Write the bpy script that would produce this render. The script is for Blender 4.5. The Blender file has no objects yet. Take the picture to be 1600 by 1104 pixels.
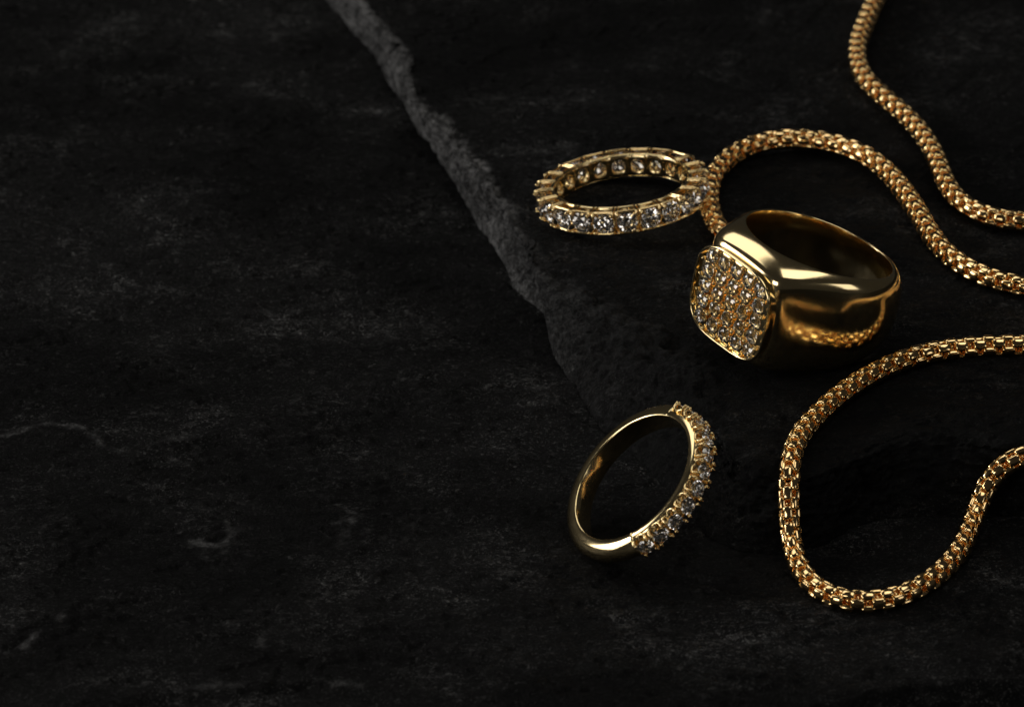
import bpy, math
import numpy as np
from mathutils import Matrix, Vector

# ------------------------------------------------------------------ camera, light, exposure
MM = 0.001                                   # everything below is modelled in millimetres
SC = bpy.context.scene
COL = SC.collection
ELEV = math.radians(28.0)
DIST = 900.0
LENS = 270.0
FPX = LENS / 36.0 * 1600.0                   # focal length in photograph pixels
CAM = np.array([0, -DIST * math.cos(ELEV), DIST * math.sin(ELEV)])
FW = np.array([0, math.cos(ELEV), -math.sin(ELEV)])
UP = np.array([0, math.sin(ELEV), math.cos(ELEV)])
RT = np.array([1.0, 0, 0])

cd = bpy.data.cameras.new('camera')
cam = bpy.data.objects.new('camera', cd)
COL.objects.link(cam)
cam.location = Vector(CAM * MM)
cam.rotation_euler = (math.pi / 2 - ELEV, 0, 0)
cd.lens = LENS
cd.sensor_width = 36.0
cd.clip_start = 0.01
cd.clip_end = 20.0
cd.dof.use_dof = True
cd.dof.focus_distance = 0.874
cd.dof.aperture_fstop = 58.0
SC.camera = cam

w = bpy.data.worlds.new('World')
SC.world = w
w.use_nodes = True
w.node_tree.nodes['Background'].inputs[0].default_value = (1.0, 0.95, 0.88, 1)
w.node_tree.nodes['Background'].inputs[1].default_value = 0.018

def softbox(name, loc, target, sx, sy, power, color):
    ld = bpy.data.lights.new(name, 'AREA')
    ld.shape = 'RECTANGLE'
    ld.size, ld.size_y = sx * MM, sy * MM
    ld.energy = power
    ld.color = color
    o = bpy.data.objects.new(name, ld)
    COL.objects.link(o)
    o.location = Vector(loc) * MM
    o.rotation_euler = (Vector(target) - Vector(loc)).to_track_quat('-Z', 'Y').to_euler()
    return o

softbox('softbox_key', (-500, 50, 185), (15, 10, 5), 240, 240, 0.60, (1.0, 0.96, 0.91))
softbox('spot_key', (-440, 95, 205), (15, 0, 5), 55, 55, 0.30, (1.0, 0.96, 0.91))
softbox('softbox_back', (-165, 290, 430), (25, 10, 8), 360, 260, 0.42, (1.0, 0.95, 0.87))
softbox('softbox_top', (190, 10, 520), (25, 10, 8), 340, 280, 0.46, (1.0, 0.95, 0.86))
softbox('softbox_fill', (-330, -430, 170), (15, 10, 5), 220, 170, 0.46, (1.0, 0.94, 0.86))
softbox('added_fill_right', (430, -260, 160), (25, 0, 5), 160, 160, 0.09, (1.0, 0.95, 0.90))  # added weak fill, no known source; brightens stones facing right

SC.render.engine = 'CYCLES'
SC.cycles.use_denoising = True
SC.cycles.max_bounces = 14
SC.cycles.glossy_bounces = 8
SC.cycles.transmission_bounces = 12
SC.cycles.sample_clamp_indirect = 8.0
SC.cycles.blur_glossy = 0.3
SC.view_settings.view_transform = 'Standard'
SC.view_settings.look = 'None'
SC.view_settings.exposure = 0.0
SC.view_settings.gamma = 1.0
SC.view_settings.use_curve_mapping = False

# ------------------------------------------------------------------ helpers
def rays(px):
    px = np.atleast_2d(np.asarray(px, float))
    v = FW * FPX + (px[:, :1] - 800) * RT - (px[:, 1:2] - 552) * UP
    return v / np.linalg.norm(v, axis=1, keepdims=True)

def onz(px, z):
    v = rays(px)
    return CAM + v * ((z - CAM[2]) / v[:, 2])[:, None]

_rng = np.random.default_rng(7)
_PERM = np.concatenate([_rng.permutation(512)] * 3)
_GR = _rng.uniform(-1, 1, 512)
def vnoise(x, y):
    xi = np.floor(x).astype(int); yi = np.floor(y).astype(int)
    fx = x - xi; fy = y - yi
    fx = fx * fx * fx * (fx * (fx * 6 - 15) + 10); fy = fy * fy * fy * (fy * (fy * 6 - 15) + 10)
    def g(a, b):
        return _GR[_PERM[(_PERM[a & 511] + b) & 511]]
    a = g(xi, yi); b = g(xi + 1, yi); c = g(xi, yi + 1); d = g(xi + 1, yi + 1)
    return (a * (1 - fx) + b * fx) * (1 - fy) + (c * (1 - fx) + d * fx) * fy

def fbm(x, y, octv=4, gain=0.5, seed=0.0):
    s = np.zeros_like(x); a = 1.0; t = 0.0
    for i in range(octv):
        ca, sa = math.cos(0.6 * i), math.sin(0.6 * i)
        s = s + a * vnoise(x * ca - y * sa + 17.3 * i + seed * 3.7, x * sa + y * ca + 9.1 * i + seed * 1.9)
        t += a; a *= gain; x = x * 2.03; y = y * 2.03
    return s / t

def vnoise3(x, y, z):
    zi = np.floor(z).astype(int); fz = z - zi; fz = fz * fz * (3 - 2 * fz)
    a = vnoise(x + 37.17 * zi, y + 11.31 * zi); b = vnoise(x + 37.17 * (zi + 1), y + 11.31 * (zi + 1))
    return a * (1 - fz) + b * fz

def fbm3(x, y, z, octv=4, gain=.55, seed=0.0):
    s = np.zeros_like(x); a = 1.0; t = 0.0
    for i in range(octv):
        s = s + a * vnoise3(x + 5.1 * i + seed, y + 7.7 * i + seed * 2.3, z + 3.3 * i)
        t += a; a *= gain; x, y, z = x * .8 * 2.1 - y * .6 * 2.1, x * .6 * 2.1 + y * .8 * 2.1, z * 2.1
    return s / t

def sstep(a, b, x):
    t = np.clip((x - a) / (b - a), 0, 1)
    return t * t * (3 - 2 * t)

def seg_dist(P, poly, closed=False):
    poly = np.asarray(poly)
    q = np.concatenate([poly, poly[:1]]) if closed else poly
    d = np.full(len(P), 1e9)
    for a, b in zip(q[:-1], q[1:]):
        ab = b - a
        t = np.clip(((P - a) @ ab) / (ab @ ab), 0, 1)
        d = np.minimum(d, np.linalg.norm(P - a - t[:, None] * ab, axis=1))
    return d

def inside(P, poly):
    poly = np.asarray(poly); r = np.zeros(len(P), bool)
    x, y = P[:, 0], P[:, 1]
    for (x0, y0), (x1, y1) in zip(poly, np.roll(poly, -1, axis=0)):
        c = (y0 > y) != (y1 > y)
        with np.errstate(divide='ignore', invalid='ignore'):
            r ^= c & (x < (x1 - x0) * (y - y0) / (y1 - y0 + 1e-12) + x0)
    return r

def mesh_obj(name, verts, faces, mat, parent=None, smooth=True, mats=None):
    me = bpy.data.meshes.new(name)
    me.from_pydata([tuple(v) for v in np.asarray(verts) * MM], [], [tuple(f) for f in faces])
    me.materials.append(mat)
    if smooth:
        me.shade_smooth()
    me.update()
    o = bpy.data.objects.new(name, me)
    COL.objects.link(o)
    o.parent = parent
    return o

def tag(o, label=None, cat=None, group=None, kind=None):
    for k, v in (('label', label), ('category', cat), ('group', group), ('kind', kind)):
        if v:
            o[k] = v
    return o

def empty(name, loc, rot=None):
    o = bpy.data.objects.new(name, None)
    COL.objects.link(o)
    M = Matrix.Translation(Vector(loc) * MM)
    if rot is not None:
        M = M @ Matrix([list(r) for r in np.asarray(rot)]).to_4x4()
    o.matrix_world = M
    o.empty_display_size = 0.002
    return o

class MB:
    def __init__(self):
        self.v = []; self.f = []; self.n = 0
    def add(self, v, f):
        v = np.asarray(v, float).reshape(-1, 3)
        self.v.append(v); self.f += [tuple(i + self.n for i in q) for q in f]; self.n += len(v)
    def grid(self, G, cu=False, cv=False):
        """G: (nu, nv, 3)"""
        nu, nv = G.shape[:2]
        f = []
        for i in range(nu if cu else nu - 1):
            for j in range(nv if cv else nv - 1):
                i2, j2 = (i + 1) % nu, (j + 1) % nv
                f.append((i * nv + j, i2 * nv + j, i2 * nv + j2, i * nv + j2))
        self.add(G.reshape(-1, 3), f)
    def tube(self, path, rad, seg=10, flat=1.0, ref=(0, 0, 1), caps=True):
        """tube along a polyline with round ends; rad scalar or list; flat scales along ref"""
        P = np.asarray(path, float); n = len(P)
        rad = np.full(n, rad) if np.isscalar(rad) else np.asarray(rad, float)
        T = np.gradient(P, axis=0); T /= np.linalg.norm(T, axis=1, keepdims=True)
        ref = np.asarray(ref, float)
        rings = []; a = np.linspace(0, 2 * np.pi, seg, endpoint=False)
        def ring(c, t, r):
            s = np.cross(t, ref); s /= np.linalg.norm(s) + 1e-9
            q = np.cross(s, t)
            return c + r * (np.cos(a)[:, None] * s + np.sin(a)[:, None] * q * flat)
        if caps:
            for k in (0.06, 0.5, 0.87):
                rings.append(ring(P[0] - T[0] * rad[0] * math.sqrt(1 - k * k), T[0], rad[0] * k))
        for c, t, r in zip(P, T, rad):
            rings.append(ring(c, t, r))
        if caps:
            for k in (0.87, 0.5, 0.06):
                rings.append(ring(P[-1] + T[-1] * rad[-1] * math.sqrt(1 - k * k), T[-1], rad[-1] * k))
        G = np.array(rings)
        base = self.n
        self.grid(G, cv=True)
        m = len(rings)
        self.f.append(tuple(base + j for j in range(seg))[::-1] if False else tuple(base + j for j in range(seg)))
        self.f.append(tuple(base + (m - 1) * seg + j for j in range(seg))[::-1])
    def ball(self, c, r, seg=10, squash=(1, 1, 1)):
        u = np.linspace(0, np.pi, seg // 2 + 2); v = np.linspace(0, 2 * np.pi, seg, endpoint=False)
        u[0] = 0.05; u[-1] = np.pi - 0.05
        G = np.stack([np.sin(u)[:, None] * np.cos(v), np.sin(u)[:, None] * np.sin(v), np.cos(u)[:, None] * np.ones_like(v)], -1)
        self.grid(np.asarray(c) + G * r * np.asarray(squash), cv=True)
    def superbox(self, M, half, p=4.0, q=3.5, nu=9, nv=20):
        """rounded box (superellipsoid); M maps local (x,y,z)->world array"""
        u = np.linspace(-np.pi / 2, np.pi / 2, nu); v = np.linspace(0, 2 * np.pi, nv, endpoint=False)
        u[0] += 0.02; u[-1] -= 0.02
        sp = lambda x, e: np.sign(x) * np.abs(x) ** e
        cu, su = sp(np.cos(u), 2 / q), sp(np.sin(u), 2 / q)
        G = np.stack([cu[:, None] * sp(np.cos(v), 2 / p), cu[:, None] * sp(np.sin(v), 2 / p), su[:, None] * np.ones_like(v)], -1) * np.asarray(half)
        b = self.n
        self.grid(M(G.reshape(-1, 3)).reshape(G.shape), cv=True)
        self.f.append(tuple(b + j for j in range(nv))[::-1]); self.f.append(tuple(b + (nu - 1) * nv + j for j in range(nv)))
    def build(self, name, mat, parent=None, smooth=True):
        o = mesh_obj(name, np.concatenate(self.v), self.f, mat, parent, smooth)
        import bmesh
        bm = bmesh.new(); bm.from_mesh(o.data)
        bmesh.ops.recalc_face_normals(bm, faces=bm.faces)
        bm.to_mesh(o.data); bm.free()
        return o

def share(src, parent, M=None):
    c = src.copy(); COL.objects.link(c); c.parent = parent
    if M is not None:
        c.matrix_local = M
    return c

def axes(c, X, Y, Z):
    """local matrix with columns X,Y,Z at c (mm)"""
    m = Matrix.Identity(4)
    for i, a in enumerate((X, Y, Z)):
        for j in range(3):
            m[j][i] = float(a[j])
    for j in range(3):
        m[j][3] = float(c[j]) * MM
    return m

# ------------------------------------------------------------------ materials
def new_mat(name):
    m = bpy.data.materials.new(name); m.use_nodes = True
    nt = m.node_tree
    return m, nt, nt.nodes['Principled BSDF']

def gold(name, col, rough, bump=0.0):
    m, nt, b = new_mat(name)
    b.inputs['Base Color'].default_value = (*col, 1)
    b.inputs['Metallic'].default_value = 1.0
    tc = nt.nodes.new('ShaderNodeTexCoord')
    n = nt.nodes.new('ShaderNodeTexNoise'); n.inputs['Scale'].default_value = 900; n.inputs['Detail'].default_value = 4
    nt.links.new(tc.outputs['Object'], n.inputs['Vector'])
    mr = nt.nodes.new('ShaderNodeMapRange')
    mr.inputs['To Min'].default_value = rough * 0.75; mr.inputs['To Max'].default_value = rough * 1.3
    nt.links.new(n.outputs['Fac'], mr.inputs['Value']); nt.links.new(mr.outputs['Result'], b.inputs['Roughness'])
    if bump:
        n2 = nt.nodes.new('ShaderNodeTexNoise'); n2.inputs['Scale'].default_value = 350; n2.inputs['Detail'].default_value = 2
        nt.links.new(tc.outputs['Object'], n2.inputs['Vector'])
        bp = nt.nodes.new('ShaderNodeBump'); bp.inputs['Strength'].default_value = bump; bp.inputs['Distance'].default_value = 0.0002
        nt.links.new(n2.outputs['Fac'], bp.inputs['Height']); nt.links.new(bp.outputs['Normal'], b.inputs['Normal'])
    return m

GOLD = gold('polished_gold', (1.0, 0.80, 0.44), 0.125, 0.05)
GOLD_SET = gold('setting_gold', (1.0, 0.76, 0.39), 0.14)
GOLD_CHAIN = gold('chain_gold', (1.0, 0.70, 0.34), 0.12)

def diamond():
    m, nt, b = new_mat('clear_stone')
    b.inputs['Base Color'].default_value = (1, 0.98, 0.95, 1)
    b.inputs['Transmission Weight'].default_value = 1.0
    b.inputs['IOR'].default_value = 2.42
    b.inputs['Roughness'].default_value = 0.0
    return m
DIAMOND = diamond()

def slate(name, seed, wear=1.0):
    m, nt, b = new_mat(name)
    N = nt.nodes.new; L = nt.links.new
    tc = N('ShaderNodeTexCoord')
    def mp(sc):
        k = N('ShaderNodeMapping'); k.inputs['Scale'].default_value = sc; k.inputs['Location'].default_value = (seed, seed * .37, 0); k.inputs['Rotation'].default_value = (0, 0, .22)
        L(tc.outputs['Object'], k.inputs['Vector']); return k.outputs['Vector']
    def noise(vec, scale, det=6, rough=.6, dist=0.0):
        k = N('ShaderNodeTexNoise'); k.inputs['Scale'].default_value = scale; k.inputs['Detail'].default_value = det
        k.inputs['Roughness'].default_value = rough; k.inputs['Distortion'].default_value = dist
        L(vec, k.inputs['Vector']); return k.outputs['Fac']
    def rng(v, a, b_, c=0., d=1.):
        k = N('ShaderNodeMapRange'); k.inputs['From Min'].default_value = a; k.inputs['From Max'].default_value = b_
        k.inputs['To Min'].default_value = c; k.inputs['To Max'].default_value = d
        L(v, k.inputs['Value']); return k.outputs['Result']
    def mul(x, y, op='MULTIPLY'):
        k = N('ShaderNodeMath'); k.operation = op; L(x, k.inputs[0])
        if isinstance(y, (int, float)): k.inputs[1].default_value = y
        else: L(y, k.inputs[1])
        return k.outputs[0]
    vs = mp((1, 1.35, 1.35))
    broad = rng(noise(mp((1, 1.5, 1.5)), 26, 5, .6, .6), .42, .70)                     # large tone changes
    patch = rng(noise(mp((1, 1.2, 1.2)), 85, 6, .62, .5), .50, .66)
    scuff = rng(noise(vs, 560, 9, .74, .6), .50, .64)
    fleck = rng(noise(mp((1, 1.2, 1.2)), 3600, 2, .6), .60, .66)
    fleck2 = rng(noise(mp((1, 1.2, 1.2)), 1300, 5, .68, .3), .58, .66)
    k = mul(mul(patch, scuff), rng(broad, 0, 1, .04, .30))
    fl = mul(mul(fleck, fleck2, 'ADD'), mul(rng(patch, 0, 1, .30, 1.0), rng(broad, 0, 1, .14, .60)))
    k2 = mul(mul(mul(k, fl, 'ADD'), rng(broad, 0, 1, 0.0, .04), 'ADD'), wear)
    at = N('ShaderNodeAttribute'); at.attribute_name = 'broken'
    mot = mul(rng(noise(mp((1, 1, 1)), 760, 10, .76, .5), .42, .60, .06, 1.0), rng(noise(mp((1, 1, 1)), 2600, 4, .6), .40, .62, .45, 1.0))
    def mix(f, a, b_):
        c = N('ShaderNodeMix'); c.data_type = 'RGBA'
        for i, v in ((6, a), (7, b_)):
            if isinstance(v, tuple): c.inputs[i].default_value = (*v, 1)
            else: L(v, c.inputs[i])
        L(f, c.inputs[0]); return c.outputs[2]
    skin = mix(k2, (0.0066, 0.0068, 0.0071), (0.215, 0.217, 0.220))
    fresh = mix(mot, (0.024, 0.0242, 0.025), (0.285, 0.287, 0.292))      # broken stone paler than cleft skin, with the slab's side light painted in too
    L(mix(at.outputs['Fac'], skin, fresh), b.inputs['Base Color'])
    L(rng(mul(fl, k, 'ADD'), 0, .5, .03, .55), b.inputs['Specular IOR Level'])
    L(rng(noise(vs, 300, 5), .3, .7, .48, .75), b.inputs['Roughness'])
    h1 = noise(vs, 300, 10, .70, .5); h2 = noise(mp((1, 1.2, 1.2)), 2200, 5, .65)
    hh = mul(h1, mul(h2, .30), 'ADD')
    bp = N('ShaderNodeBump'); bp.inputs['Strength'].default_value = 1.0; bp.inputs['Distance'].default_value = 0.0012
    L(hh, bp.inputs['Height']); L(bp.outputs['Normal'], b.inputs['Normal'])
    return m
SLATE = slate('black_slate_ground', 0.0)
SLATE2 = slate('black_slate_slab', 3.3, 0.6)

# ------------------------------------------------------------------ stone ground and slab
SLAB_H = 5.6
LEDGE = onz([(-900, 1150), (-300, 1130), (150, 1108), (270, 1077), (360, 1063), (460, 1051), (560, 1056), (640, 1085), (760, 1125), (1100, 1130),
             (1230, 1112), (1340, 1090), (1420, 1070), (1500, 1059), (1600, 1056), (1750, 1050), (2300, 1030)], 0)[:, :2]
LIP = onz([(-30, 690), (25, 676), (75, 669), (125, 676), (150, 690), (170, 708)], 0)[:, :2]

SCARS = [onz(q, 0)[:, :2] for q in ([(40, 1008), (75, 985), (112, 950), (135, 930)], [(165, 708), (230, 703), (285, 690)], [(300, 835), (345, 842), (380, 815)])]

def ground_h(x, y, fine=True):
    P = np.stack([x.ravel(), y.ravel()], 1)
    h = 0.55 * fbm(x / 48, y / 40, 3, .5, 1) - .1
    if fine:
        h = h + 0.30 * fbm(x / 11 + .6 * fbm(x / 20, y / 20, 2, .5, 9), y / 4.2, 4, .55, 2)
        k = fbm(x / 26, y / 13, 6, .58, 5) * 5.0              # thin cleft layers: terraces with soft steps
        fr = k - np.floor(k)
        h = h + 0.30 * (np.floor(k) + sstep(.465, .535, fr))
        rough = sstep(.02, .4, fbm(x / 24, y / 17, 3, .5, 12))
        h = h + (0.05 + .16 * rough) * fbm(x / 1.5, y / .9, 4, .6, 3)
        rm = np.exp(-((seg_dist(P, LIP).reshape(x.shape) + .4 * fbm(x / 2, y / 2, 4, .65, 90)) / .45) ** 2)
        h = h + .32 * rm * sstep(-.6, .1, fbm(x / 3, y / 3, 3, .6, 92))
        for q in SCARS:
            h = h + .22 * np.exp(-((seg_dist(P, q).reshape(x.shape) + .3 * fbm(x / 1.5, y / 1.5, 3, .6, 91)) / .6) ** 2)
    d = seg_dist(P, LEDGE).reshape(x.shape)
    yl = np.interp(x, LEDGE[:, 0], LEDGE[:, 1])
    s = np.where(y > yl, d, -d) + (.5 * fbm(x / 3, y / 3, 3, .5, 6) if fine else 0)
    return h - np.where(x < 10, .9, 5.0) * (1 - sstep(-2.2, 0.2, s))

BOT_PX = [(330, -260), (430, -120), (510, 0), (545, 42), (600, 112), (650, 190), (700, 272), (735, 330), (780, 400), (806, 460), (838, 484), (853, 502), (862, 545),
          (885, 592), (912, 628), (940, 660), (965, 685), (1000, 722), (1045, 775), (1080, 812), (1120, 845), (1175, 862), (1236, 862), (1290, 846),
          (1340, 822), (1400, 806), (1480, 802), (1560, 806), (1640, 800), (1900, 790), (2200, 780)]
TOP_PX = [(410, -260), (505, -120), (578, 0), (612, 40), (640, 80), (640, 115), (655, 155), (688, 185), (728, 238), (762, 290), (790, 330), (822, 385), (838, 425), (872, 452), (925, 478),
          (1000, 525), (1045, 550), (1082, 590), (1100, 640), (1120, 690), (1150, 735), (1190, 760), (1236, 768), (1290, 760), (1345, 733), (1400, 712),
          (1470, 700), (1530, 712), (1600, 720), (1900, 705), (2200, 690)]
BOT = np.concatenate([onz(BOT_PX, -0.3)[:, :2], [(260, 60), (260, 420), (-160, 420)]])
TOPL = np.concatenate([onz(TOP_PX, SLAB_H)[:, :2], [(240, 80), (240, 400), (-120, 400)]])

def slab_h(x, y):
    P = np.stack([x.ravel(), y.ravel()], 1)
    d0 = seg_dist(P, BOT, True); d0 = np.where(inside(P, BOT), d0, -d0)
    d1 = seg_dist(P, TOPL, True); d1 = np.where(inside(P, TOPL), d1, -d1)
    t = np.clip(d0 / (d0 - d1 + 1e-6), 0, 1)
    t = np.where(d1 >= 0, 1.0, t); t = np.where(d0 <= 0, 0.0, t)
    z = SLAB_H * (1 - (1 - t) ** 1.35) + slab_top(P[:, 0], P[:, 1]) * t
    return z.reshape(x.shape), d0.reshape(x.shape)

def coords(a, b, lo, hi, fine, coarse):
    inn = np.arange(a, b + 1e-6, fine)
    def ext(start, end):
        out = []; s = fine; p = start
        sg = 1 if end > start else -1
        while (end - p) * sg > 0:
            s = min(s * 1.25, coarse); p += sg * s; out.append(p)
        return out
    return np.array(ext(a, lo)[::-1] + list(inn) + ext(b, hi))

def height_mesh(name, X, Y, Z, keep, mat):
    nx, ny = X.shape
    idx = np.arange(nx * ny).reshape(nx, ny)
    q = np.stack([idx[:-1, :-1], idx[1:, :-1], idx[1:, 1:], idx[:-1, 1:]], -1).reshape(-1, 4)
    kp = keep.ravel()
    q = q[kp[q].any(1)]
    used = np.unique(q); remap = np.full(nx * ny, -1); remap[used] = np.arange(len(used))
    v = np.stack([X.ravel(), Y.ravel(), Z.ravel()], 1)[used] * MM
    q = remap[q]
    me = bpy.data.meshes.new(name)
    me.vertices.add(len(v)); me.vertices.foreach_set('co', v.astype(np.float32).ravel())
    me.loops.add(q.size); me.loops.foreach_set('vertex_index', q.astype(np.int32).ravel())
    me.polygons.add(len(q)); me.polygons.foreach_set('loop_start', np.arange(0, q.size, 4, dtype=np.int32))
    me.update(calc_edges=True); me.validate()
    me.materials.append(mat); me.shade_smooth()
    o = bpy.data.objects.new(name, me); COL.objects.link(o)
    return o

gx = coords(-64, 62, -420, 420, .36, 12); gy = coords(-92, 104, -260, 620, .36, 12)
X, Y = np.meshgrid(gx, gy, indexing='ij')
gro = height_mesh('stone_ground', X, Y, ground_h(X, Y), np.ones(X.shape, bool), SLATE)
PG = np.stack([X.ravel(), Y.ravel()], 1)
n1_ = fbm(X / .8, Y / 1.1, 4, .7, 80).ravel(); n2_ = fbm(X / 4, Y / 5, 3, .6, 81).ravel()
wear = np.zeros(len(PG))
for ln, wd, am in ((LIP, .32, .5), (SCARS[0], .5, .5), (SCARS[1], .5, .4), (SCARS[2], .5, .45), (LEDGE[3:7], .5, .35)):
    wear = np.maximum(wear, am * np.exp(-((seg_dist(PG, ln) + .5 * n1_) / wd) ** 2) * sstep(-.35, .25, n2_))
for cx, cy, r, am in ((575, 800, 5.5, .5), (330, 830, 4.0, .5), (600, 740, 4, .35), (1030, 1008, 4.0, .45), (470, 655, 5, .25), (620, 610, 4, .3), (415, 990, 3.0, .3), (90, 820, 4, .3), (760, 1000, 5, .22), (700, 880, 5, .25)):
    c_ = onz([(cx, cy)], 0)[0, :2]
    dd = np.linalg.norm((PG - c_) * [1, .75], axis=1) / r
    wear = np.maximum(wear, am * .8 * np.exp(-dd ** 2) * sstep(.0, .6, n1_ + .4 * n2_))
at = gro.data.attributes.new('broken', 'FLOAT', 'POINT'); at.data.foreach_set('value', np.clip(wear, 0, 1).astype(np.float32))
tag(gro, 'dark cleft slate surface spread under the slab and jewellery', 'stone ground', kind='structure')

def catmull(P, m=8):
    P = np.asarray(P, float)
    Q = np.concatenate([[2 * P[0] - P[1]], P, [2 * P[-1] - P[-2]]]); o = []
    for i in range(1, len(Q) - 2):
        for t in np.linspace(0, 1, m, endpoint=False):
            a, b, c, d = Q[i - 1], Q[i], Q[i + 1], Q[i + 2]
            o.append(.5 * (2 * b + (c - a) * t + (2 * a - 5 * b + 4 * c - d) * t * t + (3 * b - a - 3 * c + d) * t ** 3))
    o.append(P[-1]); return np.array(o)

def slab_mesh():
    nb = len(BOT_PX)
    A = catmull(BOT[:nb], 24); Cc = catmull(TOPL[:nb], 24)
    mid = (A + Cc) / 2
    Ls = np.concatenate([[0], np.cumsum(np.linalg.norm(np.diff(mid, axis=0), axis=1))])
    u = np.arange(0, min(Ls[-1], 420), .27)
    A = np.stack([np.interp(u, Ls, A[:, k]) for k in range(2)], 1); Cc = np.stack([np.interp(u, Ls, Cc[:, k]) for k in range(2)], 1)
    # far ends of the rays that carry the top: along the back, then down the right side
    corner = np.argmin(np.abs(Cc[:, 0] - 33) + np.abs(Cc[:, 1] + 14))
    n1 = len(u)
    f = np.concatenate([np.linspace(0, .55, corner), np.linspace(.55, 1, n1 - corner)])
    E = np.stack([np.interp(f, [0, .25, .6, 1], [-150, 40, 300, 300]), np.interp(f, [0, .25, .6, 1], [430, 430, 420, 90])], 1)
    d = E - Cc; dl = np.linalg.norm(d, axis=1)
    vt = list(np.arange(.3, 42, .36)); st = .36
    while vt[-1] < 400: st *= 1.12; vt.append(vt[-1] + st)
    vt = np.array(vt); vt = vt / vt[-1]
    rows = []; br = []
    for v in (-.45, -.2):
        rows.append(np.concatenate([A + (A - Cc) * 0 , np.full((n1, 1), SLAB_H * v)], 1)); br.append(np.ones(n1))
    for v in np.linspace(0, 1, 56)[:-1]:
        w_ = v ** 1.15
        xy = A * (1 - w_) + Cc * w_
        rows.append(np.concatenate([xy, np.full((n1, 1), SLAB_H * (1 - (1 - v) ** 1.35))], 1)); br.append(np.full(n1, 1.0))
    for v in np.concatenate([[0], vt]):
        xy = Cc + d * v
        rows.append(np.concatenate([xy, np.full((n1, 1), SLAB_H)], 1)); br.append(np.exp(-(v * dl / 1.6)))
    G = np.array(rows); Bk = np.array(br)
    nw = 57
    X, Y, Z = G[..., 0], G[..., 1], G[..., 2]
    # cleft top surface
    dist = np.zeros_like(X); dist[nw:] = np.concatenate([[0], vt])[:, None] * dl
    top = slab_top(X, Y)
    edge = np.exp(-dist / 8.0)
    top = top + .22 * fbm(X / 12, Y / 4.5, 4, .55, 42)
    k = fbm(X / 30, Y / 16, 6, .58, 45) * 4.0; fr = k - np.floor(k)
    top = top + .26 * (np.floor(k) + sstep(.465, .535, fr))
    top = top + (.05 + .16 * edge) * fbm(X / 1.5, Y / 1.0, 4, .6, 43) + .5 * edge * fbm(X / 5, Y / 5, 3, .55, 44)
    Z = Z + top * np.clip(Z / SLAB_H, 0, 1)
    # broken side: solid noise along the normal, strata and chips bitten out of the crest
    P = np.stack([X, Y, Z], -1)
    du = np.gradient(P, axis=1); dv = np.gradient(P, axis=0)
    nrm = np.cross(dv, du); nrm /= np.linalg.norm(nrm, axis=-1, keepdims=True) + 1e-9
    sgn = np.sign(nrm[nw + 30, :, 2].mean()); nrm *= sgn
    side = np.exp(-dist / 2.2); side[:2] = 1
    strat = 2 * np.abs((Z / 1.15 + .7 * fbm(X / 12, Y / 12, 3, .5, 31)) % 1.0 - .5)
    dn = side * (.75 * fbm3(X / 6, Y / 6, Z / 3.2, 4, .55, 3) - 1.0 * np.abs(fbm3(X / 2.6, Y / 2.6, Z / 1.5, 4, .6, 8)) + .30 + .45 * fbm3(X / .9, Y / .9, Z / .6, 3, .6, 9) + .16 * (sstep(.2, .8, strat) - .5) * sstep(-.2, .4, fbm(X / 15, Y / 15, 2, .5, 33)))
    chip = sstep(.12, .55, fbm(X / 5.5, Y / 5.5, 3, .5, 51)) * np.exp(-dist / 3.0) * np.clip(Z / SLAB_H, 0, 1) ** 2
    dn = dn * (.3 + .7 * sstep(.0, .55, Z / SLAB_H)) - 1.2 * chip
    P = P + nrm * dn[..., None]
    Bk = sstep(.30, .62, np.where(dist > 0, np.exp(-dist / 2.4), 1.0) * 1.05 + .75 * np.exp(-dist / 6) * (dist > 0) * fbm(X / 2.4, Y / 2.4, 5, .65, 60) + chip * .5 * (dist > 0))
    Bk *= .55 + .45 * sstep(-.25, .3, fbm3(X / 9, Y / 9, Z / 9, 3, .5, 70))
    xf = np.interp(np.arange(n1), [0, corner - 120, corner + 60, n1], [1, 1, .07, .07])    # front face toned dark: its shade is put into the colour
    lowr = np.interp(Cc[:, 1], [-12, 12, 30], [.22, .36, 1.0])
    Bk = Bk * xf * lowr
    nu, nv = P.shape[:2]
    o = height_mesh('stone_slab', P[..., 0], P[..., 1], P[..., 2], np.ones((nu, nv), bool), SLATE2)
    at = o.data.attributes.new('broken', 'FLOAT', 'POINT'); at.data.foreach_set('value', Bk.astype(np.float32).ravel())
    if sgn < 0:
        o.data.flip_normals()
    return o

def slab_top(x, y):
    return -0.035 * (y - 20) + 0.45 * fbm(x / 40, y / 36, 3, .5, 41)
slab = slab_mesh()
tag(slab, 'thick black slate slab with a rough broken edge carrying the signet ring', 'stone slab')

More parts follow.
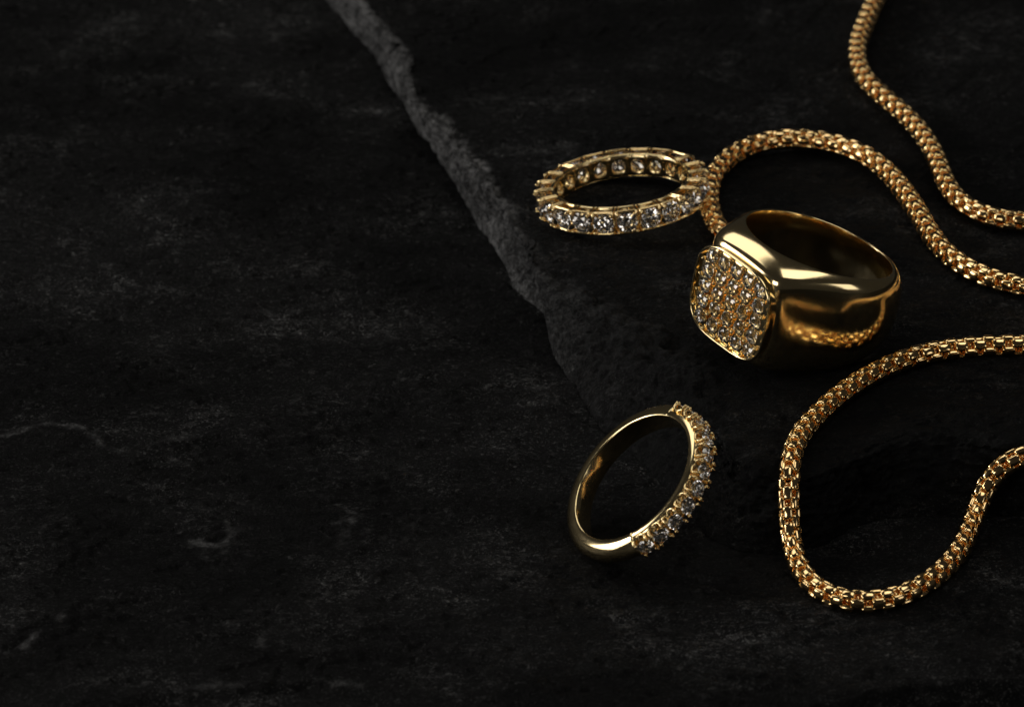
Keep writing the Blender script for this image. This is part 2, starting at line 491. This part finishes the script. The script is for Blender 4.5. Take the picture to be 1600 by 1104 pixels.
_hx = np.arange(-70, 111, .5); _hy = np.arange(-100, 150, .5)
_HX, _HY = np.meshgrid(_hx, _hy, indexing='ij')
_s, _d = slab_h(_HX, _HY); _g = ground_h(_HX, _HY, False)
_HG = np.where(_d > 0, np.maximum(_s, _g), _g)
def rolled(r):
    """height of a ball's centre as it rolls over the stone"""
    k = int(r / .5); out = _HG + r
    for i in range(-k, k + 1):
        for j in range(-k, k + 1):
            q = r * r - .25 * (i * i + j * j)
            if q > 0:
                out = np.maximum(out, np.roll(np.roll(_HG, i, 0), j, 1) + math.sqrt(q))
    return out
def sample(G, x, y):
    fx = np.clip((np.asarray(x) + 70) / .5, 0, len(_hx) - 1.001); fy = np.clip((np.asarray(y) + 100) / .5, 0, len(_hy) - 1.001)
    i = fx.astype(int); j = fy.astype(int); a = fx - i; b = fy - j
    return (G[i, j] * (1 - a) + G[i + 1, j] * a) * (1 - b) + (G[i, j + 1] * (1 - a) + G[i + 1, j + 1] * a) * b
def top_h(x, y):
    return sample(_HG, x, y)

# ------------------------------------------------------------------ brilliant cut stone
def brilliant():
    rt, rm, rp = .57, .80, .24
    tc, tp = math.tan(math.radians(34.5)), math.tan(math.radians(40.8))
    g = .025
    A = lambda k: math.radians(22.5 * k)
    V = []
    for k in range(8): V.append((rt * math.cos(A(2 * k)), rt * math.sin(A(2 * k)), g + (1 - rt) * tc))          # 0-7 table
    for k in range(8): V.append((rm * math.cos(A(2 * k + 1)), rm * math.sin(A(2 * k + 1)), g + (1 - rm * math.cos(A(1))) * tc))  # 8-15
    for k in range(16): V.append((math.cos(A(k)), math.sin(A(k)), g))      # 16-31
    for k in range(16): V.append((math.cos(A(k)), math.sin(A(k)), -g))     # 32-47
    for k in range(8): V.append((rp * math.cos(A(2 * k + 1)), rp * math.sin(A(2 * k + 1)), -g - (1 - rp * math.cos(A(1))) * tp))  # 48-55
    V.append((0, 0, -g - tp))
    F = [tuple(range(8))]
    for k in range(8):
        k1 = (k + 1) % 8; km = (k - 1) % 8
        F.append((k, 8 + k, k1)); F.append((k, 8 + km, 16 + 2 * k, 8 + k))
        F.append((8 + k, 16 + 2 * k, 16 + 2 * k + 1)); F.append((8 + k, 16 + 2 * k + 1, 16 + (2 * k + 2) % 16))
        F.append((56, 48 + k, 32 + 2 * k, 48 + km)[::-1])
        F.append((48 + k, 32 + 2 * k + 1, 32 + 2 * k)); F.append((48 + k, 32 + (2 * k + 2) % 16, 32 + 2 * k + 1))
    for k in range(16):
        k1 = (k + 1) % 16
        F.append((16 + k, 32 + k, 32 + k1, 16 + k1))
    mb = MB(); mb.add(np.array(V), F)
    return mb
_gem = {}
def stone(r, parent, c, X, Z):
    """round brilliant of girdle radius r at c, crown along Z"""
    Y = np.cross(Z, X)
    key = round(r, 3)
    if key not in _gem:
        mb = brilliant(); mb.v = [v * r for v in mb.v]
        o = mb.build('stone', DIAMOND, parent, smooth=False); _gem[key] = o
        o.matrix_local = axes(c, X, Y, Z); return o
    return share(_gem[key], parent, axes(c, X, Y, Z))

def ring_frame(n, xdir):
    n = np.asarray(n, float); n /= np.linalg.norm(n)
    x = np.asarray(xdir, float); x = x - n * (x @ n); x /= np.linalg.norm(x)
    return np.stack([x, np.cross(n, x), n], 1)            # columns

def settle(px, pts, off=0.0):
    """slide along the pixel's ray until the lowest of pts (relative to the anchor) meets the stone"""
    v = rays([px])[0]
    lo, hi = 700.0, 1100.0
    for _ in range(40):
        m = (lo + hi) / 2
        Q = CAM + v * m + pts
        gap = (Q[:, 2] - top_h(Q[:, 0], Q[:, 1])).min() - off
        lo, hi = (m, hi) if gap > 0 else (lo, m)
    return CAM + v * lo

def hoop_pts(F, r, hw):
    a = np.linspace(0, 2 * np.pi, 72, endpoint=False)
    L = np.concatenate([np.stack([r * np.cos(a), r * np.sin(a), np.full(72, s * hw)], 1) for s in (-1, 1)])
    return L @ F.T

# ------------------------------------------------------------------ eternity ring (stones all the way round)
def eternity_ring():
    F = ring_frame((-.115, .085, .99), (0, -1, 0))
    RI, HW, N = 8.05, 1.45, 22
    anchor = F @ np.array([0, 0, HW])                     # the photograph shows the upper inner rim
    P0 = settle((970.6, 281.3), hoop_pts(F, 10.1, HW) - anchor, -0.05)
    c = P0 - anchor
    root = empty('eternity_ring', c, F)
    tag(root, 'gold ring lying flat with clear round stones all the way around', 'ring')
    pitch = 2 * np.pi / N
    # inner band with a round hole behind each stone: one bent plate per stone
    def plate():
        mb = MB(); n = 40; hr = .80
        a = np.linspace(0, 2 * np.pi, n, endpoint=False)
        ux = np.cos(a); uy = np.sin(a)
        m = np.maximum(np.abs(ux), np.abs(uy))
        hx = pitch / 2 * 1.002; hz = HW - .12
        loops = []
        def loop(s, r):           # s=0 hole edge, s=1 plate border; (angle, z)
            ang = (1 - s) * hr * ux / r + s * hx * ux / m
            z = (1 - s) * hr * uy + s * hz * uy / m
            return np.stack([r * np.cos(ang), r * np.sin(ang), z], 1)
        ri, ro = RI, RI + .75
        for s, r in ((1, ri + .12), (.93, ri), (.5, ri), (.09, ri), (.0, ri + .08), (0, ri + .4), (0, ro), (.5, ro), (1, ro)):
            loops.append(loop(s, r))
        mb.grid(np.array(loops), cv=True)
        # flat upper and lower rims
        th = np.linspace(-hx, hx, 7)
        for sg in (-1, 1):
            prof = [(ri + .12, hz), (ri + .02, hz - .05), (ri, hz + .03), (ri + .06, hz + .10), (ri + .46, hz + .10), (ri + .54, hz + .02), (ri + .56, hz - .15)]
            mb.grid(np.array([[(r * math.cos(t), r * math.sin(t), sg * z) for r, z in prof] for t in th]))
        return mb
    def basket():
        mb = MB()
        hw = pitch / 2
        for sg in (-1, 1):
            zz = sg * (HW - .10)
            for sd in (-1, 1):
                pts = []
                for r, dt, dz in ((8.3, .22, 0), (9.0, .23, 0), (9.6, .24, 0), (10.0, .24, -.02), (10.28, .27, -.10), (10.42, .38, -.24)):
                    t = sd * (hw - dt / r)
                    pts.append((r * math.cos(t), r * math.sin(t), zz + sg * dz))
                mb.tube(pts, [.18, .18, .18, .19, .215, .21], 8)
                mb.ball(pts[-1], .215, 10)
            arc = np.linspace(-(hw - .17 / 9.5), hw - .17 / 9.5, 9)
            rr = 9.98 - .10 * np.cos(arc / hw * np.pi / 2)
            mb.tube([(r * math.cos(t), r * math.sin(t), zz) for r, t in zip(rr, arc)], .17, 8)
        # junction webs between the inner band and the girdle
        for sd in (-1, 1):
            t = sd * (hw - .13 / 9)
            mb.tube([(9.3 * math.cos(t), 9.3 * math.sin(t), z) for z in np.linspace(-(HW - .3), HW - .3, 5)], .14, 8, ref=(math.cos(t), math.sin(t), 0))
        return mb
    b0 = s0 = None
    for k in range(N):
        M = Matrix.Rotation(k * pitch + .055, 4, 'Z')
        if b0 is None:
            b0 = plate().build('band_segment', GOLD, root); b0.matrix_local = M
            s0 = basket().build('setting', GOLD_SET, root); s0.matrix_local = M
        else:
            share(b0, root, M); share(s0, root, M)
        t = k * pitch + .055
        Zr = np.array([math.cos(t), math.sin(t), 0]); X = np.array([0, 0, 1.0])
        tw = .3 * math.sin(k * 2.4)
        Xr = X * math.cos(tw) + np.cross(Zr, X) * math.sin(tw)
        stone(1.31, root, Zr * 9.93, Xr, Zr)
    return c, F
ET_C, ET_F = eternity_ring()

# ------------------------------------------------------------------ half eternity ring leaning on the slab's edge
def half_ring():
    n = np.array([-.636, -.259, .727])
    F = ring_frame(n, (1, -.15, 0))                        # local x: the raised, stone-set side
    RI, HW = 8.03, 1.35
    anchor = F @ np.array([0, 0, HW])
    P0 = settle((987, 745), hoop_pts(F, 9.9, HW * .8)[:, :] - anchor, -.05)
    # the upper half also rests on the slab edge, so settle() has met whichever comes first
    c = P0 - anchor
    root = empty('half_eternity_ring', c, F)
    tag(root, 'gold half-set stone ring leaning against the broken edge of the slab', 'ring')
    def locang(px):                                        # local angle of a pixel seen on the upper rim plane
        v = rays([px])[0]; nn = F[:, 2]
        t = ((P0 - CAM) @ nn) / (v @ nn); q = F.T @ (CAM + v * t - P0)
        return math.atan2(q[1], q[0])
    a0, a1 = locang((1043, 646)), locang((985, 850))
    lo, hi = min(a0, a1), max(a0, a1)
    if hi - lo > math.pi * 1.2:
        lo, hi = hi, lo + 2 * math.pi
    # plain domed shank
    prof = []
    for s in np.linspace(0, 1, 15):                        # outer dome from one side to the other
        z = HW * math.cos(math.pi * s); prof.append((RI + .12 + 1.95 * max(0, math.sin(math.pi * s)) ** .92, z))
    prof += [(RI + .03, -HW + .04), (RI, -HW + .16), (RI, 0), (RI, HW - .16), (RI + .03, HW - .04)]
    th = np.linspace(hi - .02, lo + 2 * math.pi + .02, 120)
    mb = MB()
    G = np.array([[(r * math.cos(t), r * math.sin(t), z) for r, z in prof] for t in th])
    mb.grid(G, cv=True)
    npf = len(prof); mb.f.append(tuple(range(npf))); mb.f.append(tuple((len(th) - 1) * npf + j for j in range(npf))[::-1])
    mb.build('shank', GOLD, root)
    # stone-set half: low rail
    prof = [(RI + .97, HW * .84), (RI + 1.02, HW * .74), (RI + 1.02, 0), (RI + 1.02, -HW * .74), (RI + .97, -HW * .84), (RI + .5, -HW * .95), (RI + .12, -HW), (RI + .03, -HW + .04), (RI, -HW + .16), (RI, 0),
            (RI, HW - .16), (RI + .03, HW - .04), (RI + .12, HW), (RI + .5, HW * .95)]
    th = np.linspace(lo, hi, 90)
    mb = MB(); mb.grid(np.array([[(r * math.cos(t), r * math.sin(t), z) for r, z in prof] for t in th]), cv=True)
    mb.build('gallery_rail', GOLD, root)
    NS = 11
    pitch = (hi - lo) / NS
    def cup():
        mb = MB()
        hw = pitch / 2
        aw = hw * .74                                       # half width of the U in angle
        for sg in (-1, 1):
            z0 = HW * .86
            pts = []
            for r in (1.98, 1.8, 1.62): pts.append((-aw, RI + r, z0 - .16 * (r - 1.5)))
            for q in np.linspace(math.pi, 2 * math.pi, 13): pts.append((aw * math.cos(q), RI + 1.56 + .56 * math.sin(q), z0 + .02))
            for r in (1.62, 1.8, 1.98): pts.append((aw, RI + r, z0 - .16 * (r - 1.5)))
            xyz = [(r * math.cos(t), r * math.sin(t), sg * z) for t, r, z in pts]
            mb.tube(xyz, .165, 8, ref=(0, 0, 1), flat=1.35)
            for t, r, z in (pts[0], pts[-1]):
                t *= .93
                mb.ball(((r + .02) * math.cos(t), (r + .02) * math.sin(t), sg * (z - .20)), .225, 10)
        # seat walls between neighbouring stones
        for s in (-1, 1):
            t = s * hw * .9
            mb.tube([((RI + 1.2) * math.cos(t), (RI + 1.2) * math.sin(t), z) for z in np.linspace(-HW * .5, HW * .5, 5)], .14, 8, ref=(math.cos(t), math.sin(t), 0))
        return mb
    c0 = None
    for k in range(NS):
        t = lo + pitch * (k + .5)
        M = Matrix.Rotation(t, 4, 'Z')
        if c0 is None:
            c0 = cup().build('setting', GOLD_SET, root); c0.matrix_local = M
        else:
            share(c0, root, M)
        Zr = np.array([math.cos(t), math.sin(t), 0]); X = np.array([0, 0, 1.0]); tw = .4 * math.sin(k * 3.1)
        stone(.98, root, Zr * (RI + 1.80), X * math.cos(tw) + np.cross(Zr, X) * math.sin(tw), Zr)
    return c
half_ring()

# ------------------------------------------------------------------ signet ring
def signet_ring():
    tilt = .136
    back = np.array([.789, .614, 0]); back /= np.linalg.norm(back)
    b = -back * math.cos(tilt) + np.array([0, 0, math.sin(tilt)])
    n = back * math.sin(tilt) + np.array([0, 0, math.cos(tilt)])
    n = n * math.cos(.099) + np.cross(n, b) * math.sin(.099)
    F = ring_frame(n, b)
    RI, WF, WB, XB = 8.81, 7.2, 3.47, 11.85
    BZ = 12.45
    def width(phi):
        a = abs((phi + np.pi) % (2 * np.pi) - np.pi)
        k = .5 + .5 * math.cos(a)
        return WB + (WF - WB) * k ** .87
    def rplan(phi):
        a = abs((phi + np.pi) % (2 * np.pi) - np.pi)
        k = .5 + .5 * math.cos(a)
        R0 = 10.30 + .40 * math.sin(a) ** 2
        ta = math.radians(68)
        R1 = R0 if a >= ta else R0 / max(.2, math.cos(ta - a))
        R2 = XB / max(.3, math.cos(a)) if a < 1.25 else 99
        m = 14.0
        return (R1 ** -m + R2 ** -m) ** (-1 / m)
    nph = 220
    FU = np.array([0, .25, .45, .52, .57, .62, .70, .80, .86, .92, 1.0])
    FR = np.array([1.0, .985, .945, .915, .885, .83, .68, .42, .30, .17, 0.0])
    FZ = np.array([0, .40, .71, .78, .815, .85, .90, .952, .975, .99, 1.0])
    sec = []
    S = np.linspace(0, np.pi, 49)
    G = []
    for i in range(nph):
        ph = 2 * np.pi * i / nph
        a = abs((ph + np.pi) % (2 * np.pi) - np.pi)
        W = width(ph); R = rplan(ph); p = 2.05 + .4 * (.5 + .5 * math.cos(a)) ** 2
        row = []
        wf = float(1 - sstep(.40, 1.5, np.array(a)))
        for q_, s in enumerate(S):
            cs, sn = math.cos(s), math.sin(s)
            z = W * math.copysign(abs(cs) ** (2 / p), cs)
            r = RI + .10 + (R - RI - .10) * max(sn, 0) ** (2 / p)
            # towards the face: a flat land round the hole, then a broad chamfer falling to the bezel
            u = abs(q_ - 24) / 24.0                          # 1 at the hole's rim, 0 at the middle of the face
            fr = float(np.interp(u, FU, FR)); fz = float(np.interp(u, FU, FZ))
            rA = RI + .10 + (R - RI - .10) * fr; zA = math.copysign(fz * W, cs)
            row.append((r + (rA - r) * wf, z + (zA - z) * wf))
        row += [(RI + .03, -W + .03), (RI, -W + .10), (RI - .02, -W * .5), (RI - .05, 0), (RI - .02, W * .5), (RI, W - .10), (RI + .03, W - .03)]
        G.append([(r * math.cos(ph), r * math.sin(ph), z) for r, z in row])
    G = np.array(G); ns_ = len(S)
    for _ in range(7):                                       # polish: round every outer edge of the section, then along the shoulders
        O = G[:, :ns_].copy(); G[:, 2:ns_ - 2] = .25 * O[:, 1:ns_ - 3] + .5 * O[:, 2:ns_ - 2] + .25 * O[:, 3:ns_ - 1]
    for _ in range(8):
        O = G[:, 2:ns_ - 2]; G[:, 2:ns_ - 2] = .25 * np.roll(O, 1, 0) + .5 * O + .25 * np.roll(O, -1, 0)
    low = G.reshape(-1, 3)[::5] @ F.T
    anchor = F @ np.array([BZ, 0, 0])
    P0 = settle((1138, 474), low - anchor, -.05)
    c = P0 - anchor
    root = empty('signet_ring', c, F)
    tag(root, 'heavy polished gold signet ring with a square face paved in small stones', 'ring')
    mb = MB(); mb.grid(G, cu=True, cv=True)
    mb.build('body', GOLD, root)
    # cushion face: outline in (y,z)
    HY, HZ, PC = 6.74, 5.72, 3.4
    v = np.linspace(0, 2 * np.pi, 96, endpoint=False)
    sp = lambda x, e: np.sign(x) * np.abs(x) ** e
    oy, oz = sp(np.cos(v), 2 / PC), sp(np.sin(v), 2 / PC)
    def outline(dx, inset):
        return np.stack([np.full(96, dx), oy * (HY - inset), oz * (HZ - inset)], 1)
    B = BZ
    mb = MB()
    mb.grid(np.array([outline(B - 4.0, .55), outline(B - 2.4, .42), outline(B - 1.2, .34), outline(B - .7, .26), outline(B - .52, .24), outline(B - .43, .12), outline(B - .31, .03), outline(B - .17, 0.0),
                      outline(B - .05, .06), outline(B, .16), outline(B - .02, .28), outline(B - .10, .34), outline(B - .9, .38)]), cv=True)
    mb.build('bezel_rim', GOLD, root)
    # stones in five rows of five, bowed a little with the cushion outline
    L = []
    for j in range(-2, 3):
        for i in range(-2, 3):
            L.append((2.30 * i * (1 - .012 * j * j), 2.03 * j * (1 - .010 * i * i)))
    L = np.array(L)
    nx = np.array([1.0, 0, 0])
    SR = .945                                                # stone radius
    for i, (y, z) in enumerate(L):
        tw = i * 1.7
        stone(SR, root, np.array([B - .20, y, z]), np.array([0, math.cos(tw), math.sin(tw)]), nx)
    # gold plate with a conical seat cut for every stone: each stone's share of the face, out to half way to its neighbours
    mb = MB(); na = 40
    a = np.linspace(0, 2 * np.pi, na, endpoint=False); dirs = np.stack([np.cos(a), np.sin(a)], 1)
    rr = np.linspace(.2, 4, 240)
    for i, q in enumerate(L):
        lim = np.full(na, 4.0)
        for j, o_ in enumerate(L):
            if j != i:
                d = o_ - q; dd = np.linalg.norm(d); pr = dirs @ (d / dd)
                lim = np.minimum(lim, np.where(pr > 1e-3, dd / 2 / np.maximum(pr, 1e-3), 9))
        pts = q + dirs[:, None] * rr[None, :, None]
        e = (np.abs(pts[..., 0]) / (HY - .36)) ** PC + (np.abs(pts[..., 1]) / (HZ - .36)) ** PC
        lim = np.minimum(lim, rr[np.argmax(e > 1, axis=1)])
        lim = np.maximum(lim, SR * 1.02)
        def lp(r, x):
            r = np.minimum(np.broadcast_to(r, (na,)), lim)
            return np.concatenate([np.full((na, 1), x), q + dirs * r[:, None]], 1)
        mid = SR * 1.02 + (lim - SR * 1.02) * .5
        mb.grid(np.array([lp(lim, B - .40), lp(mid, B - .33), lp(SR * 1.06, B - .27), lp(SR * 1.01, B - .26), lp(SR * .99, B - .34), lp(SR * .6, B - .80), lp(SR * .3, B - 1.1), lp(.02, B - 1.15)]), cv=True)
    mb.build('pave_plate', GOLD, root)
    # grains pushed up between the stones
    mb = MB(); rg = np.random.default_rng(3); grains = []
    for j in range(6):
        for i in range(6):
            y, z = 2.30 * (i - 2.5) * .985, 2.03 * (j - 2.5) * .985
            e = ((abs(y) / (HY - .60)) ** PC + (abs(z) / (HZ - .60)) ** PC) ** (1 / PC)
            if e > 1: y, z = y / e, z / e
            if i in (0, 5) or j in (0, 5): grains.append((y, z))
            else: grains += [(y - .25, z + .04), (y + .25, z - .04)]
    for y, z in grains:
        mb.ball((B - .18, y, z), .23 + .04 * rg.random(), 10, (1.3, 1, 1))
    g = mb.build('bead_grains', GOLD_SET, root); tag(g, kind='stuff')
    return c, F
SG_C, SG_F = signet_ring()

# ------------------------------------------------------------------ chain necklace
CR = 1.28                                                   # radius of the rope of links
def chain():
    top = [(1420, -95), (1395, -50), (1372, -10), (1356, 28), (1342, 62), (1339, 95), (1351, 124), (1380, 152), (1415, 180), (1445, 214), (1465, 250), (1475, 281), (1491, 308), (1520, 331), (1560, 344), (1600, 347)]
    out1 = [(1650, 346), (1720, 370), (1765, 440), (1775, 545), (1745, 645), (1690, 698), (1640, 704)]
    low = [(1600, 708), (1562, 724), (1541, 753), (1528, 790), (1516, 825), (1500, 860), (1475, 890), (1445, 914), (1410, 931), (1370, 941), (1335, 942), (1300, 934), (1272, 918), (1252, 893), (1240, 864),
           (1234, 835), (1232, 800), (1232, 765), (1233, 730), (1239, 700), (1256, 671), (1285, 640), (1320, 610), (1360, 585), (1400, 566), (1440, 552), (1480, 545), (1520, 542), (1560, 539), (1600, 540)]
    out2 = [(1640, 537), (1672, 522), (1684, 498), (1672, 470), (1640, 453)]
    mid = [(1600, 448), (1560, 441), (1520, 425), (1482, 401), (1456, 370), (1435, 333), (1410, 295), (1380, 262), (1345, 238), (1300, 223), (1260, 216), (1210, 217), (1166, 229), (1131, 251), (1113, 280),
           (1107, 308), (1111, 336), (1124, 362), (1146, 380), (1180, 388), (1215, 384), (1260, 380), (1305, 385), (1332, 395)]
    px = np.array(top + out1 + low + out2 + mid, float)
    D = catmull(px)
    ROLL = rolled(CR)
    V = rays(D)
    # first meeting of each ray with the stone raised by the chain's radius
    lo = np.full(len(D), 760.0); hit = np.full(len(D), np.nan)
    for s in np.arange(760, 1120, 1.0):
        Q = CAM + V * s
        g = Q[:, 2] - sample(ROLL, Q[:, 0], Q[:, 1])
        nw = np.isnan(hit) & (g < 0); hit[nw] = s
    a = hit - 1.0; b = hit.copy()
    for _ in range(14):
        m = (a + b) / 2; Q = CAM + V * m[:, None]
        g = Q[:, 2] - sample(ROLL, Q[:, 0], Q[:, 1])
        a = np.where(g > 0, m, a); b = np.where(g > 0, b, m)
    t = a
    # smooth the depth along the rope (keeps the pixel path, irons out kinks at the drop)
    for _ in range(10):
        t[1:-1] = .25 * t[:-2] + .5 * t[1:-1] + .25 * t[2:]
    P = CAM + V * t[:, None]
    for _ in range(6):
        P[1:-1] = .25 * P[:-2] + .5 * P[1:-1] + .25 * P[2:]
    L = np.concatenate([[0], np.cumsum(np.linalg.norm(np.diff(P, axis=0), axis=1))])
    PITCH = 1.12
    s = np.arange(0, L[-1], PITCH)
    Q = np.stack([np.interp(s, L, P[:, k]) for k in range(3)], 1)
    for _ in range(9):
        Q[1:-1] = .25 * Q[:-2] + .5 * Q[1:-1] + .25 * Q[2:]
    T = np.gradient(Q, axis=0); T /= np.linalg.norm(T, axis=1, keepdims=True)
    root = empty('chain_necklace', Q[0])
    tag(root, 'thick gold rope necklace of box links looping across slab and ground', 'necklace')
    # one link: three pillow plates round an inner hoop
    mb = MB()
    for k in range(3):
        a = k * math.pi * 2 / 3
        ca, sa = math.cos(a), math.sin(a)
        def M(p, ca=ca, sa=sa):
            s_, w_, h_ = p[:, 0], p[:, 1], p[:, 2]
            h_ = h_ - .04 * (s_ / .84) ** 2 - .10 * (w_ / .55) ** 2      # crowned plate
            r = .95 + h_
            return np.stack([s_, r * ca - w_ * sa, r * sa + w_ * ca], 1)
        mb.superbox(M, (.80, .555, .34), 4.0, 3.4, 13, 32)
    a = np.linspace(0, 2 * np.pi, 17)
    mb.tube([(0, .56 * math.cos(t_), .56 * math.sin(t_)) for t_ in a], .17, 8, ref=(1, 0, 0), caps=False)
    proto = mb.build('link', GOLD_CHAIN, root)
    # frames transported along the rope
    up = np.array([0, 0, 1.0]); mats = []
    tw = 0.0
    ref = up - T[0] * (up @ T[0]); ref /= np.linalg.norm(ref)
    for i in range(len(Q)):
        ref = ref - T[i] * (ref @ T[i]); ref /= np.linalg.norm(ref)
        ang = (math.pi / 3 if i % 2 else 0) + .06 * math.sin(i * .045) + .04 + .06 * math.sin(i * 12.9) * math.sin(i * 7.1)
        y = ref * math.cos(ang) + np.cross(T[i], ref) * math.sin(ang)
        mats.append((Q[i] - Q[0], T[i], y, np.cross(T[i], y)))
    d = Q - CAM; wz = d @ FW
    sx = 800 + FPX * (d @ RT) / wz; sy = 552 - FPX * (d @ UP) / wz
    seen = (sx > -25) & (sx < 1625) & (sy > -25) & (sy < 1130)
    hid = np.zeros(len(Q), bool); hid[-32:] = True
    order = np.argsort(np.where(seen & ~hid, wz, 1e6))
    single = set(order[:300].tolist()) & set(np.where(seen)[0].tolist())
    print('links', len(Q), 'seen', seen.sum(), 'single', len(single))
    base = np.array([v.co[:] for v in proto.data.vertices]) / MM
    bf = [tuple(p.vertices) for p in proto.data.polygons]
    rest = MB(); first = True
    for i, (c, x, y, z) in enumerate(mats):
        if i in single:
            m = axes(c, x, y, z)
            if first: proto.matrix_local = m; first = False
            else: share(proto, root, m)
        else:
            rest.add(c + base @ np.stack([x, y, z]), bf)
    o = mesh_obj('chain_run', np.concatenate(rest.v), rest.f, GOLD_CHAIN, root)
    tag(o, kind='stuff')
    # cap and jump ring that close the end of the rope behind the signet ring
    c, x, y, z = mats[-1]
    mb = MB(); mb.tube([c + x * t for t in (0, .5, 1.2, 2.0, 2.5)], [1.22, 1.26, 1.22, .85, .45], 20, ref=z)
    mb.build('end_cap', GOLD_CHAIN, root)
    mb = MB(); mb.tube([c + x * (3.9 + 1.2 * math.cos(t)) + y * 1.2 * math.sin(t) for t in np.linspace(0, 2 * np.pi, 30)], .26, 10, ref=z, caps=False)
    mb.build('jump_ring', GOLD_CHAIN, root)
chain()
